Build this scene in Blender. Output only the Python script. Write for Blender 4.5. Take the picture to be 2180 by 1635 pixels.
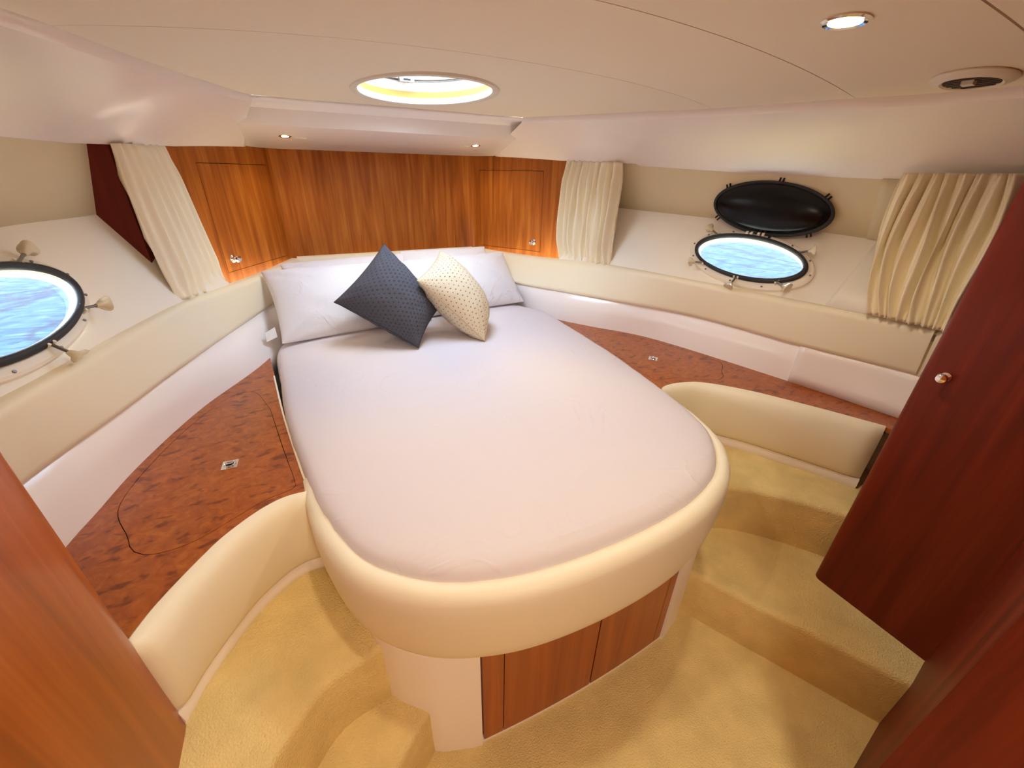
import bpy, bmesh, math, random
from mathutils import Vector, Matrix, noise
random.seed(7)
for o in list(bpy.data.objects): bpy.data.objects.remove(o)
SC = bpy.context.scene
COL = SC.collection
EYE = 1.53
# ------------------------------------------------------------------ camera
cam_d = bpy.data.cameras.new('camera'); cam = bpy.data.objects.new('camera', cam_d); COL.objects.link(cam)
cam_d.sensor_fit = 'HORIZONTAL'; cam_d.sensor_width = 36.0; cam_d.lens = 36.0 * 867.46 / 2180.0
cam_d.clip_start = 0.02; cam_d.clip_end = 500
yaw, pitch, roll = (math.radians(a) for a in (26.896, 27.176, 1.114))
fw = Vector((math.sin(yaw)*math.cos(pitch), math.cos(yaw)*math.cos(pitch), -math.sin(pitch)))
rt = Vector((math.cos(yaw), -math.sin(yaw), 0)); up = rt.cross(fw)
r2 = rt*math.cos(roll) + up*math.sin(roll); u2 = up*math.cos(roll) - rt*math.sin(roll)
m = Matrix((r2, u2, -fw)).transposed().to_4x4(); m.translation = (-0.5694, 0.0, EYE)
cam.matrix_world = m
SC.camera = cam
SC.cycles.max_bounces = 8; SC.cycles.diffuse_bounces = 6; SC.cycles.glossy_bounces = 3
# ------------------------------------------------------------------ world, exposure
SC.view_settings.view_transform = 'Standard'; SC.view_settings.look = 'None'
SC.view_settings.gamma = 1.0; SC.view_settings.use_curve_mapping = False
SC.view_settings.exposure = 0.50
W = bpy.data.worlds.new('sky'); SC.world = W; W.use_nodes = True
nt = W.node_tree; nt.nodes.clear()
wo = nt.nodes.new('ShaderNodeOutputWorld'); bg = nt.nodes.new('ShaderNodeBackground')
tc = nt.nodes.new('ShaderNodeTexCoord'); sx = nt.nodes.new('ShaderNodeSeparateXYZ')
cr = nt.nodes.new('ShaderNodeValToRGB'); nz = nt.nodes.new('ShaderNodeTexNoise')
nz.inputs['Scale'].default_value = 2.5; nz.inputs['Detail'].default_value = 5
mx = nt.nodes.new('ShaderNodeMixRGB'); rp = nt.nodes.new('ShaderNodeValToRGB')
cr.color_ramp.elements[0].color = (0.80, 0.90, 1.0, 1); cr.color_ramp.elements[1].color = (0.36, 0.62, 1.0, 1)
cr.color_ramp.elements[1].position = 0.6
rp.color_ramp.elements[0].position = 0.40; rp.color_ramp.elements[1].position = 0.62
nt.links.new(tc.outputs['Generated'], sx.inputs[0]); nt.links.new(sx.outputs['Z'], cr.inputs[0])
nt.links.new(tc.outputs['Generated'], nz.inputs['Vector']); nt.links.new(nz.outputs['Fac'], rp.inputs[0])
nt.links.new(rp.outputs[0], mx.inputs[0]); nt.links.new(cr.outputs[0], mx.inputs[1]); mx.inputs[2].default_value = (1.0, 0.99, 0.97, 1)
nt.links.new(mx.outputs[0], bg.inputs[0]); bg.inputs[1].default_value = 17.0
nt.links.new(bg.outputs[0], wo.inputs[0])
HATCH = (0.0, 1.95, 0.262, 0.345)     # centre x, y, half-width, half-length
pl = bpy.data.lights.new('hatch_portal', 'AREA'); pl.shape = 'ELLIPSE'; pl.size = 0.54; pl.size_y = 0.7; pl.energy = 1.0
pl.cycles.is_portal = True
po = bpy.data.objects.new('hatch_portal', pl); COL.objects.link(po); po.location = (0, 1.95, 2.06)

# ------------------------------------------------------------------ materials
def new_mat(name):
    mt = bpy.data.materials.new(name); mt.use_nodes = True
    return mt, mt.node_tree, mt.node_tree.nodes['Principled BSDF']
def srgb(r, g, b):
    f = lambda c: (c/255/12.92) if c/255 <= 0.04045 else ((c/255+0.055)/1.055)**2.4
    return (f(r), f(g), f(b), 1)
def plain(name, col, rough=0.5, bump=0, bscale=300, metallic=0, coat=0, var=0, vscale=4, spec=0.5, stretch=None):
    mt, t, b = new_mat(name)
    b.inputs['Base Color'].default_value = col; b.inputs['Roughness'].default_value = rough
    b.inputs['Metallic'].default_value = metallic; b.inputs['Coat Weight'].default_value = coat
    b.inputs['Coat Roughness'].default_value = 0.12; b.inputs['Specular IOR Level'].default_value = spec
    t_c = t.nodes.new('ShaderNodeTexCoord'); vec = t_c.outputs['Object']
    if stretch:
        mp = t.nodes.new('ShaderNodeMapping'); mp.inputs['Scale'].default_value = stretch
        t.links.new(vec, mp.inputs[0]); vec = mp.outputs[0]
    if bump:
        n = t.nodes.new('ShaderNodeTexNoise'); n.inputs['Scale'].default_value = bscale; n.inputs['Detail'].default_value = 3
        bp = t.nodes.new('ShaderNodeBump'); bp.inputs['Strength'].default_value = bump; bp.inputs['Distance'].default_value = 0.01
        t.links.new(vec, n.inputs['Vector']); t.links.new(n.outputs['Fac'], bp.inputs['Height']); t.links.new(bp.outputs[0], b.inputs['Normal'])
    if var:
        n = t.nodes.new('ShaderNodeTexNoise'); n.inputs['Scale'].default_value = vscale; n.inputs['Detail'].default_value = 4
        r = t.nodes.new('ShaderNodeValToRGB')
        r.color_ramp.elements[0].position = 0.3; r.color_ramp.elements[1].position = 0.7
        r.color_ramp.elements[0].color = tuple(c*(1-var) for c in col[:3])+(1,); r.color_ramp.elements[1].color = tuple(min(1, c*(1+var)) for c in col[:3])+(1,)
        t.links.new(vec, n.inputs['Vector']); t.links.new(n.outputs['Fac'], r.inputs[0]); t.links.new(r.outputs[0], b.inputs['Base Color'])
    return mt
def wood(name, dark, mid, light, scale=(26, 26, 1.6), rough=0.32, coat=0.35, spec=0.4):
    mt, t, b = new_mat(name)
    c = t.nodes.new('ShaderNodeTexCoord')
    mp = t.nodes.new('ShaderNodeMapping'); mp.inputs['Scale'].default_value = scale
    n1 = t.nodes.new('ShaderNodeTexNoise'); n1.inputs['Scale'].default_value = 1.0; n1.inputs['Detail'].default_value = 6; n1.inputs['Distortion'].default_value = 0.6
    mp2 = t.nodes.new('ShaderNodeMapping'); mp2.inputs['Scale'].default_value = (scale[0]*7, scale[1]*7, scale[2]*3)
    n2 = t.nodes.new('ShaderNodeTexNoise'); n2.inputs['Scale'].default_value = 1.0; n2.inputs['Detail'].default_value = 3
    r = t.nodes.new('ShaderNodeValToRGB')
    e = r.color_ramp.elements; e[0].position = 0.28; e[0].color = dark; e[1].position = 0.74; e[1].color = light
    k = e.new(0.5); k.color = mid
    mix = t.nodes.new('ShaderNodeMath'); mix.operation = 'MULTIPLY_ADD'; mix.inputs[1].default_value = 0.28
    t.links.new(c.outputs['Object'], mp.inputs[0]); t.links.new(mp.outputs[0], n1.inputs['Vector'])
    t.links.new(c.outputs['Object'], mp2.inputs[0]); t.links.new(mp2.outputs[0], n2.inputs['Vector'])
    sub = t.nodes.new('ShaderNodeMath'); sub.operation = 'SUBTRACT'; sub.inputs[1].default_value = 0.14
    t.links.new(n2.outputs['Fac'], mix.inputs[0]); t.links.new(n1.outputs['Fac'], mix.inputs[2]); t.links.new(mix.outputs[0], sub.inputs[0])
    t.links.new(sub.outputs[0], r.inputs[0]); t.links.new(r.outputs[0], b.inputs['Base Color'])
    b.inputs['Roughness'].default_value = rough; b.inputs['Coat Weight'].default_value = coat; b.inputs['Coat Roughness'].default_value = 0.18; b.inputs['Specular IOR Level'].default_value = spec
    return mt
def burl(name):
    mt, t, b = new_mat(name)
    c = t.nodes.new('ShaderNodeTexCoord')
    mp = t.nodes.new('ShaderNodeMapping'); mp.inputs['Scale'].default_value = (1, 1, 1); mp.inputs['Rotation'].default_value = (0, 0, 0.5)
    n = t.nodes.new('ShaderNodeTexNoise'); n.inputs['Scale'].default_value = 22; n.inputs['Detail'].default_value = 9; n.inputs['Roughness'].default_value = 0.68; n.inputs['Distortion'].default_value = 1.6
    r = t.nodes.new('ShaderNodeValToRGB'); e = r.color_ramp.elements
    e[0].position = 0.25; e[0].color = srgb(136, 62, 12); e[1].position = 0.75; e[1].color = srgb(192, 110, 36)
    k = e.new(0.5); k.color = srgb(164, 82, 20)
    mp3 = t.nodes.new('ShaderNodeMapping'); mp3.inputs['Scale'].default_value = (22, 38, 38); mp3.inputs['Rotation'].default_value = (0, 0, 0.6)
    nd = t.nodes.new('ShaderNodeTexNoise'); nd.inputs['Scale'].default_value = 1.0; nd.inputs['Detail'].default_value = 2; nd.inputs['Distortion'].default_value = 0.3
    rv = t.nodes.new('ShaderNodeValToRGB'); rv.color_ramp.elements[0].position = 0.33; rv.color_ramp.elements[1].position = 0.43
    rv.color_ramp.elements[0].color = (0.42, 0.30, 0.26, 1); rv.color_ramp.elements[1].color = (1, 1, 1, 1)
    mu = t.nodes.new('ShaderNodeMixRGB'); mu.blend_type = 'MULTIPLY'; mu.inputs[0].default_value = 0.85
    t.links.new(c.outputs['Object'], mp.inputs[0]); t.links.new(mp.outputs[0], n.inputs['Vector']); t.links.new(n.outputs['Fac'], r.inputs[0])
    t.links.new(c.outputs['Object'], mp3.inputs[0]); t.links.new(mp3.outputs[0], nd.inputs['Vector']); t.links.new(nd.outputs['Fac'], rv.inputs[0])
    t.links.new(r.outputs[0], mu.inputs[1]); t.links.new(rv.outputs[0], mu.inputs[2]); t.links.new(mu.outputs[0], b.inputs['Base Color'])
    b.inputs['Roughness'].default_value = 0.36; b.inputs['Coat Weight'].default_value = 0.2; b.inputs['Coat Roughness'].default_value = 0.2
    return mt
def dotted(name, base, dot, nu, nv, radius, bump):
    mt, t, b = new_mat(name)
    uv = t.nodes.new('ShaderNodeTexCoord'); sp = t.nodes.new('ShaderNodeSeparateXYZ'); t.links.new(uv.outputs['UV'], sp.inputs[0])
    def M(op, a, bb=None, c=None):
        n = t.nodes.new('ShaderNodeMath'); n.operation = op
        for i, v in enumerate((a, bb, c)):
            if v is None: continue
            if isinstance(v, (int, float)): n.inputs[i].default_value = v
            else: t.links.new(v, n.inputs[i])
        return n.outputs[0]
    uu = M('MULTIPLY', sp.outputs[0], nu); vv = M('MULTIPLY', sp.outputs[1], nv)
    odd = M('MULTIPLY', M('FLOOR', M('MODULO', vv, 2.0)), 0.5)
    fu = M('SUBTRACT', M('FRACT', M('ADD', uu, odd)), 0.5); fv = M('SUBTRACT', M('FRACT', vv), 0.5)
    d = M('SQRT', M('ADD', M('MULTIPLY', fu, fu), M('MULTIPLY', fv, fv)))
    mask = M('LESS_THAN', d, radius)
    mixc = t.nodes.new('ShaderNodeMixRGB'); mixc.inputs[1].default_value = base; mixc.inputs[2].default_value = dot
    t.links.new(mask, mixc.inputs[0]); t.links.new(mixc.outputs[0], b.inputs['Base Color'])
    nn = t.nodes.new('ShaderNodeTexNoise'); nn.inputs['Scale'].default_value = 400
    hsum = M('ADD', M('MULTIPLY', M('MINIMUM', d, 0.3), 2.0), M('MULTIPLY', nn.outputs['Fac'], 0.35))
    bp = t.nodes.new('ShaderNodeBump'); bp.inputs['Strength'].default_value = bump; bp.inputs['Distance'].default_value = 0.004
    t.links.new(hsum, bp.inputs['Height']); t.links.new(bp.outputs[0], b.inputs['Normal'])
    b.inputs['Roughness'].default_value = 0.9; b.inputs['Specular IOR Level'].default_value = 0.15
    return mt
def glass(name, col, rough=0.02):
    mt, t, b = new_mat(name)
    b.inputs['Base Color'].default_value = col; b.inputs['Roughness'].default_value = rough
    b.inputs['Transmission Weight'].default_value = 1.0; b.inputs['IOR'].default_value = 1.45
    return mt
def pane(name, col):
    mt, t, b = new_mat(name); out = t.nodes['Material Output']
    tr = t.nodes.new('ShaderNodeBsdfTransparent'); tr.inputs[0].default_value = col
    gl = t.nodes.new('ShaderNodeBsdfGlossy'); gl.inputs['Roughness'].default_value = 0.03
    mxs = t.nodes.new('ShaderNodeMixShader'); mxs.inputs[0].default_value = 0.06
    t.links.new(tr.outputs[0], mxs.inputs[1]); t.links.new(gl.outputs[0], mxs.inputs[2]); t.links.new(mxs.outputs[0], out.inputs[0])
    return mt
def glow(name, col, strength):
    mt, t, b = new_mat(name); b.inputs['Emission Color'].default_value = col; b.inputs['Emission Strength'].default_value = strength
    b.inputs['Base Color'].default_value = col
    return mt

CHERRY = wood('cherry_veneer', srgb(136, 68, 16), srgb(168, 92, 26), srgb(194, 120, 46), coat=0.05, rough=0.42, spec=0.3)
CHERRY_SHADED = wood('shaded_cherry_veneer', srgb(84, 20, 4), srgb(104, 28, 6), srgb(122, 38, 10), scale=(18, 18, 1.2), rough=0.5, coat=0.0, spec=0.3)  # the same cherry veneer, with shade put into its colour
DOORW = wood('red_oak_veneer', srgb(140, 64, 14), srgb(160, 78, 20), srgb(180, 94, 30), scale=(20, 20, 1.0))
BURL = burl('burl_veneer')
VINYL = plain('cream_vinyl', srgb(241, 230, 202), 0.5, bump=0.05, bscale=500)
GEL = plain('white_gelcoat', srgb(250, 242, 236), 0.28, coat=0.2)
HULLW = plain('white_hull_lining', srgb(242, 234, 218), 0.42, bump=0.02, bscale=300)
LINING = plain('beige_headlining', srgb(228, 214, 178), 0.75, bump=0.06, bscale=500)
CEILM = plain('cream_ceiling_vinyl', srgb(240, 228, 204), 0.7, bump=0.08, bscale=450)
SEAM = plain('dark_seam', srgb(70, 58, 42), 0.9)
CARPET = plain('sand_carpet', srgb(234, 208, 142), 0.95, bump=0.6, bscale=220, var=0.09, vscale=9, spec=0.1)
def cloth(name, col, folds=0.5, scale=3.0):
    mt, t, b = new_mat(name)
    b.inputs['Base Color'].default_value = col; b.inputs['Roughness'].default_value = 0.85; b.inputs['Specular IOR Level'].default_value = 0.2
    c = t.nodes.new('ShaderNodeTexCoord')
    n1 = t.nodes.new('ShaderNodeTexNoise'); n1.inputs['Scale'].default_value = scale; n1.inputs['Detail'].default_value = 3; n1.inputs['Distortion'].default_value = 1.5
    ab = t.nodes.new('ShaderNodeMath'); ab.operation = 'SUBTRACT'; ab.inputs[1].default_value = 0.5
    a2 = t.nodes.new('ShaderNodeMath'); a2.operation = 'ABSOLUTE'
    mr = t.nodes.new('ShaderNodeMapRange'); mr.inputs[1].default_value = 0.0; mr.inputs[2].default_value = 0.035; mr.inputs[3].default_value = 1.0; mr.inputs[4].default_value = 0.0
    n3 = t.nodes.new('ShaderNodeTexNoise'); n3.inputs['Scale'].default_value = scale*0.7
    m3 = t.nodes.new('ShaderNodeMapRange'); m3.inputs[1].default_value = 0.48; m3.inputs[2].default_value = 0.68
    mu = t.nodes.new('ShaderNodeMath'); mu.operation = 'MULTIPLY'
    n2 = t.nodes.new('ShaderNodeTexNoise'); n2.inputs['Scale'].default_value = 40; n2.inputs['Detail'].default_value = 4
    ad = t.nodes.new('ShaderNodeMath'); ad.operation = 'MULTIPLY_ADD'; ad.inputs[1].default_value = 0.25
    bp = t.nodes.new('ShaderNodeBump'); bp.inputs['Strength'].default_value = folds; bp.inputs['Distance'].default_value = 0.006
    for n in (n1, n2, n3): t.links.new(c.outputs['Object'], n.inputs['Vector'])
    t.links.new(n1.outputs['Fac'], ab.inputs[0]); t.links.new(ab.outputs[0], a2.inputs[0]); t.links.new(a2.outputs[0], mr.inputs[0])
    t.links.new(n3.outputs['Fac'], m3.inputs[0]); t.links.new(mr.outputs[0], mu.inputs[0]); t.links.new(m3.outputs[0], mu.inputs[1])
    t.links.new(n2.outputs['Fac'], ad.inputs[0]); t.links.new(mu.outputs[0], ad.inputs[2]); t.links.new(ad.outputs[0], bp.inputs['Height'])
    t.links.new(bp.outputs[0], b.inputs['Normal'])
    return mt
SHEET = cloth('white_sheet', srgb(220, 210, 211), 0.3, 3.2)
PILLOWM = cloth('white_cotton', srgb(234, 232, 236), 0.6, 6.0)
CURT = plain('cream_curtain_cloth', srgb(247, 237, 210), 0.85, bump=0.1, bscale=120, spec=0.2)
GREY = dotted('grey_dimpled_fabric', srgb(90, 90, 99), srgb(72, 72, 82), 20, 34, 0.2, 1.0)
BEIGE = dotted('beige_dotted_fabric', srgb(222, 206, 176), srgb(140, 104, 80), 17, 30, 0.13, 0.4)
CHROME = plain('chrome', (0.85, 0.85, 0.87, 1), 0.12, metallic=1)
STEEL = plain('dark_steel', (0.25, 0.24, 0.23, 1), 0.35, metallic=1)
BLACK = plain('black_gloss_plastic', (0.003, 0.003, 0.004, 1), 0.25, spec=0.25)
RUBBER = plain('black_rubber', (0.02, 0.022, 0.026, 1), 0.55)
ACRYL = plain('clear_acrylic_knob', srgb(214, 200, 168), 0.25, coat=0.5)
PLAST = plain('cream_plastic', srgb(232, 224, 206), 0.4)
WHITEP = plain('white_plastic', srgb(240, 238, 232), 0.35)
TAN = plain('tan_blind_cassette', srgb(188, 132, 58), 0.6)
DARKP = plain('brown_grille', srgb(70, 58, 50), 0.5)
GLASS = pane('window_glass', (0.93, 0.97, 1, 1))
HGLASS = pane('hatch_glass', (0.92, 0.95, 0.97, 1))
LAMP = glow('lamp_glow', (1.0, 0.80, 0.50, 1), 30)
def water_mat():
    mt, t, b = new_mat('rippled_water')
    c = t.nodes.new('ShaderNodeTexCoord'); mp = t.nodes.new('ShaderNodeMapping'); mp.inputs['Scale'].default_value = (0.5, 1.2, 1)
    n = t.nodes.new('ShaderNodeTexNoise'); n.inputs['Scale'].default_value = 4.5; n.inputs['Detail'].default_value = 5; n.inputs['Distortion'].default_value = 1.8
    r = t.nodes.new('ShaderNodeValToRGB'); e = r.color_ramp.elements
    e[0].position = 0.38; e[0].color = srgb(0, 24, 54); e[1].position = 0.72; e[1].color = srgb(44, 58, 66)
    k = e.new(0.5); k.color = srgb(12, 40, 58)
    bp = t.nodes.new('ShaderNodeBump'); bp.inputs['Strength'].default_value = 0.3
    t.links.new(c.outputs['Object'], mp.inputs[0]); t.links.new(mp.outputs[0], n.inputs['Vector']); t.links.new(n.outputs['Fac'], r.inputs[0])
    t.links.new(r.outputs[0], b.inputs['Base Color']); t.links.new(n.outputs['Fac'], bp.inputs['Height']); t.links.new(bp.outputs[0], b.inputs['Normal'])
    wv = t.nodes.new('ShaderNodeTexWave'); wv.inputs['Scale'].default_value = 0.3; wv.inputs['Distortion'].default_value = 9; wv.inputs['Detail'].default_value = 4; wv.inputs['Detail Scale'].default_value = 2.2
    rl = t.nodes.new('ShaderNodeValToRGB'); rl.color_ramp.elements[0].position = 0.0; rl.color_ramp.elements[0].color = (0.25, 0.28, 0.32, 1); rl.color_ramp.elements[1].position = 0.12; rl.color_ramp.elements[1].color = (1, 1, 1, 1)  # thin dark lines paint rigging reflections into the water colour
    ml = t.nodes.new('ShaderNodeMixRGB'); ml.blend_type = 'MULTIPLY'; ml.inputs[0].default_value = 1.0
    t.links.new(c.outputs['Object'], wv.inputs['Vector']); t.links.new(wv.outputs['Fac'], rl.inputs[0]); t.links.new(r.outputs[0], ml.inputs[1]); t.links.new(rl.outputs[0], ml.inputs[2]); t.links.new(ml.outputs[0], b.inputs['Base Color'])
    b.inputs['Roughness'].default_value = 0.7; b.inputs['Specular IOR Level'].default_value = 0.05
    return mt
WATER = water_mat()

# ------------------------------------------------------------------ builders
def tag(o, label=None, cat=None, group=None, kind=None):
    if label: o['label'] = label
    if cat: o['category'] = cat
    if group: o['group'] = group
    if kind: o['kind'] = kind
    return o
def empty(name, loc=(0, 0, 0), mat4=None):
    o = bpy.data.objects.new(name, None); COL.objects.link(o); o.empty_display_size = 0.05
    o.matrix_world = mat4 if mat4 is not None else Matrix.Translation(loc)
    return o
def obj(name, verts, faces, mat, parent=None, smooth=True, local=False, angle=40, uvs=None, solid=0):
    """one mesh object; verts in world space unless local"""
    inv = Matrix()
    root = parent
    while root is not None and root.parent is not None: root = root.parent   # sub-parts share the thing's frame
    if root is not None and not local: inv = (root.matrix_world if root.type == 'EMPTY' else Matrix()).inverted()
    me = bpy.data.meshes.new(name)
    me.from_pydata([tuple(inv @ Vector(v)) for v in verts], [], faces)
    me.update()
    bm = bmesh.new(); bm.from_mesh(me)
    bmesh.ops.remove_doubles(bm, verts=bm.verts, dist=1e-6) if uvs is None else None
    bmesh.ops.recalc_face_normals(bm, faces=bm.faces)
    if smooth:
        for f in bm.faces: f.smooth = True
        for e in bm.edges:
            if len(e.link_faces) == 2 and e.calc_face_angle() > math.radians(angle): e.smooth = False
    bm.to_mesh(me); bm.free()
    if uvs is not None:
        lay = me.uv_layers.new(name='UVMap')
        for lp in me.loops: lay.data[lp.index].uv = uvs[lp.vertex_index]
    me.materials.append(mat)
    o = bpy.data.objects.new(name, me); COL.objects.link(o)
    if parent is not None: o.parent = parent
    if solid:
        md = o.modifiers.new('thickness', 'SOLIDIFY'); md.thickness = solid; md.offset = 0
    return o
def V(*a): return Vector(a)
def spline(pts, n):
    """Catmull-Rom resample to n points, even in arc length"""
    P = [Vector(p) for p in pts]
    Q = [P[0]*2-P[1]] + P + [P[-1]*2-P[-2]]
    out = []
    for i in range(1, len(Q)-2):
        for k in range(16):
            t = k/16; a, b, c, d = Q[i-1], Q[i], Q[i+1], Q[i+2]
            out.append(0.5*((2*b)+(c-a)*t+(2*a-5*b+4*c-d)*t*t+(3*b-a-3*c+d)*t**3))
    out.append(P[-1])
    L = [0]
    for i in range(1, len(out)): L.append(L[-1]+(out[i]-out[i-1]).length)
    res = []; j = 0
    for k in range(n):
        s = L[-1]*k/(n-1)
        while j < len(L)-2 and L[j+1] < s: j += 1
        t = 0 if L[j+1] == L[j] else (s-L[j])/(L[j+1]-L[j])
        res.append(out[j].lerp(out[j+1], min(1, t)))
    return res
def loft(rows, closed=False, capends=False):
    """rows: list of equal-length point lists -> verts, faces"""
    n = len(rows[0]); v = [p for r in rows for p in r]; f = []
    for i in range(len(rows)-1):
        for j in range(n if closed else n-1):
            a = i*n+j; b = i*n+(j+1) % n
            f.append((a, b, b+n, a+n))
    if capends and closed:
        f.append(tuple(range(n))[::-1]); f.append(tuple(range((len(rows)-1)*n, len(rows)*n)))
    return v, f
def normals2d(path, side):
    N = []
    for i in range(len(path)):
        t = path[min(i+1, len(path)-1)]-path[max(i-1, 0)]
        t = Vector((t.x, t.y, 0)).normalized(); N.append(Vector((t.y, -t.x, 0))*side)
    return N
def sweep(path, heights, prof, side, closed=True):
    """profile (n,h): n metres along the horizontal normal, h 0..1 between the two heights"""
    N = normals2d(path, side); rows = []
    for p, nn, (z0, z1) in zip(path, N, heights):
        rows.append([Vector((p.x, p.y, 0))+nn*a+Vector((0, 0, z0+(z1-z0)*h)) for a, h in prof])
    return loft(rows, closed=closed, capends=closed)
def rrect(w, r, seg=5, back=0.0, h=1.0, rh=None):
    """rounded cushion profile: back flat at n=back, face at n=back+w, height 0..h; rh = corner size as share of height"""
    rh = rh or r
    pts = [(back, 0.0)]
    for k in range(seg+1):
        a = -math.pi/2+math.pi/2*k/seg
        pts.append((back+w-r+r*math.cos(a), rh+rh*math.sin(a)))
    for k in range(seg+1):
        a = math.pi/2*k/seg
        pts.append((back+w-r+r*math.cos(a), h-rh+rh*math.sin(a)))
    pts.append((back, h))
    return pts
def box(x0, x1, y0, y1, z0, z1):
    v = [(x, y, z) for x in (x0, x1) for y in (y0, y1) for z in (z0, z1)]
    return v, [(0, 1, 3, 2), (4, 6, 7, 5), (0, 4, 5, 1), (2, 3, 7, 6), (0, 2, 6, 4), (1, 5, 7, 3)]
def join(*parts):
    v = []; f = []
    for pv, pf in parts:
        o = len(v); v += list(pv); f += [tuple(i+o for i in q) for q in pf]
    return v, f
def prism(outline, z0, z1):
    n = len(outline)
    v = [(p[0], p[1], z0) for p in outline]+[(p[0], p[1], z1) for p in outline]
    f = [tuple(range(n))[::-1], tuple(range(n, 2*n))]+[(i, (i+1) % n, (i+1) % n+n, i+n) for i in range(n)]
    return v, f
def bevelled(o, edges, width, seg=3):
    bm = bmesh.new(); bm.from_mesh(o.data)
    es = [e for e in bm.edges if edges(e)]
    bmesh.ops.bevel(bm, geom=es, offset=width, segments=seg, affect='EDGES', profile=0.5, clamp_overlap=True)
    for f in bm.faces: f.smooth = True
    for e in bm.edges:
        e.smooth = not (len(e.link_faces) == 2 and e.calc_face_angle() > math.radians(50))
    bm.to_mesh(o.data); bm.free()
def fill2d(loops, z, thick):
    """flat slab with holes from 2D loops -> verts, faces (centre plane at z)"""
    cu = bpy.data.curves.new('t', 'CURVE'); cu.dimensions = '2D'; cu.fill_mode = 'BOTH'; cu.extrude = thick/2
    for lp in loops:
        s = cu.splines.new('POLY'); s.points.add(len(lp)-1); s.use_cyclic_u = True
        for i, p in enumerate(lp): s.points[i].co = (p[0], p[1], 0, 1)
    ob = bpy.data.objects.new('t', cu); COL.objects.link(ob)
    dg = bpy.context.evaluated_depsgraph_get(); me = bpy.data.meshes.new_from_object(ob.evaluated_get(dg))
    v = [(q.co.x, q.co.y, q.co.z+z) for q in me.vertices]; f = [tuple(p.vertices) for p in me.polygons]
    bpy.data.objects.remove(ob); bpy.data.curves.remove(cu); bpy.data.meshes.remove(me)
    return v, f
def slice_x(v, f, xs, zfun):
    bm = bmesh.new(); vv = [bm.verts.new(p) for p in v]
    for q in f:
        try: bm.faces.new([vv[i] for i in q])
        except ValueError: pass
    bmesh.ops.remove_doubles(bm, verts=bm.verts, dist=1e-5)
    for x in xs: bmesh.ops.bisect_plane(bm, geom=bm.verts[:]+bm.edges[:]+bm.faces[:], plane_co=(x, 0, 0), plane_no=(1, 0, 0))
    for q in bm.verts: q.co.z += zfun(q.co.x, q.co.y)
    bm.verts.index_update()
    v = [tuple(q.co) for q in bm.verts]; f = [tuple(q.index for q in p.verts) for p in bm.faces]; bm.free()
    return v, f
def ell(cx, cy, a, b, n=64): return [(cx+a*math.cos(2*math.pi*k/n), cy+b*math.sin(2*math.pi*k/n)) for k in range(n)]
def tube(p0, p1, r0, r1=None, n=12):
    p0 = Vector(p0); p1 = Vector(p1); r1 = r0 if r1 is None else r1
    d = (p1-p0).normalized(); a = d.orthogonal().normalized(); b = d.cross(a)
    return loft([[p0+(a*math.cos(2*math.pi*k/n)+b*math.sin(2*math.pi*k/n))*r0 for k in range(n)],
                 [p1+(a*math.cos(2*math.pi*k/n)+b*math.sin(2*math.pi*k/n))*r1 for k in range(n)]], True, True)
def lathe(prof, n=24, sx=1.0, sy=1.0):
    """local: prof (r, w) about the w axis"""
    rows = [[(r*math.cos(2*math.pi*k/n)*sx, r*math.sin(2*math.pi*k/n)*sy, w) for k in range(n)] for r, w in prof]
    return loft(rows, True, True)
def frame(origin, ez, ex):
    ez = Vector(ez).normalized(); ex = Vector(ex); ex = (ex-ez*ex.dot(ez)).normalized(); ey = ez.cross(ex)
    mm = Matrix((ex, ey, ez)).transposed().to_4x4(); mm.translation = origin
    return mm
def ring(a, b, prof, n=64):
    """elliptical ring, prof = closed list of (outward offset, w)"""
    rows = []
    for k in range(n+1):
        t = 2*math.pi*k/n; c, s = math.cos(t), math.sin(t)
        nx, ny = b*c, a*s; L = math.hypot(nx, ny); nx /= L; ny /= L
        rows.append([(a*c+nx*o, b*s+ny*o, w) for o, w in prof])
    return loft(rows, closed=True)

Z = lambda z: z+EYE
# ------------------------------------------------------------------ key curves (metres; y towards the bow, floor z = 0)
FLOOR, STEP, SEAT, SHELF = 0.0, 0.22, 0.44, 0.72
C1 = {-1: [(-0.60, 3.03, 1.035), (-0.795, 2.5, 1.045), (-1.0, 1.966, 1.072), (-1.116, 1.57, 1.075), (-1.18, 1.3, 1.075), (-1.215, 1.18, 1.075), (-1.29, 0.9, 1.075), (-1.36, 0.55, 1.075), (-1.42, 0.1, 1.075)],
      1: [(0.60, 3.03, 1.035), (0.80, 2.5, 1.045), (1.012, 1.95, 1.072), (1.146, 1.494, 1.075), (1.215, 1.25, 1.075), (1.285, 0.98, 1.075), (1.345, 0.73, 1.075), (1.37, 0.556, 1.075), (1.43, 0.2, 1.075)]}
CB = {-1: [(-0.59, 3.03, 0.88), (-0.765, 2.51, 0.885), (-1.024, 1.775, 0.89), (-1.139, 1.42, 0.89), (-1.217, 1.205, 0.89), (-1.25, 1.08, 0.89), (-1.36, 0.55, 0.89), (-1.42, 0.1, 0.89)],
      1: [(0.56, 3.03, 0.88), (0.694, 2.416, 0.885), (0.987, 1.823, 0.89), (1.2, 1.4, 0.89), (1.308, 0.89, 0.89), (1.40, 0.57, 0.89), (1.46, 0.2, 0.89)]}
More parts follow.
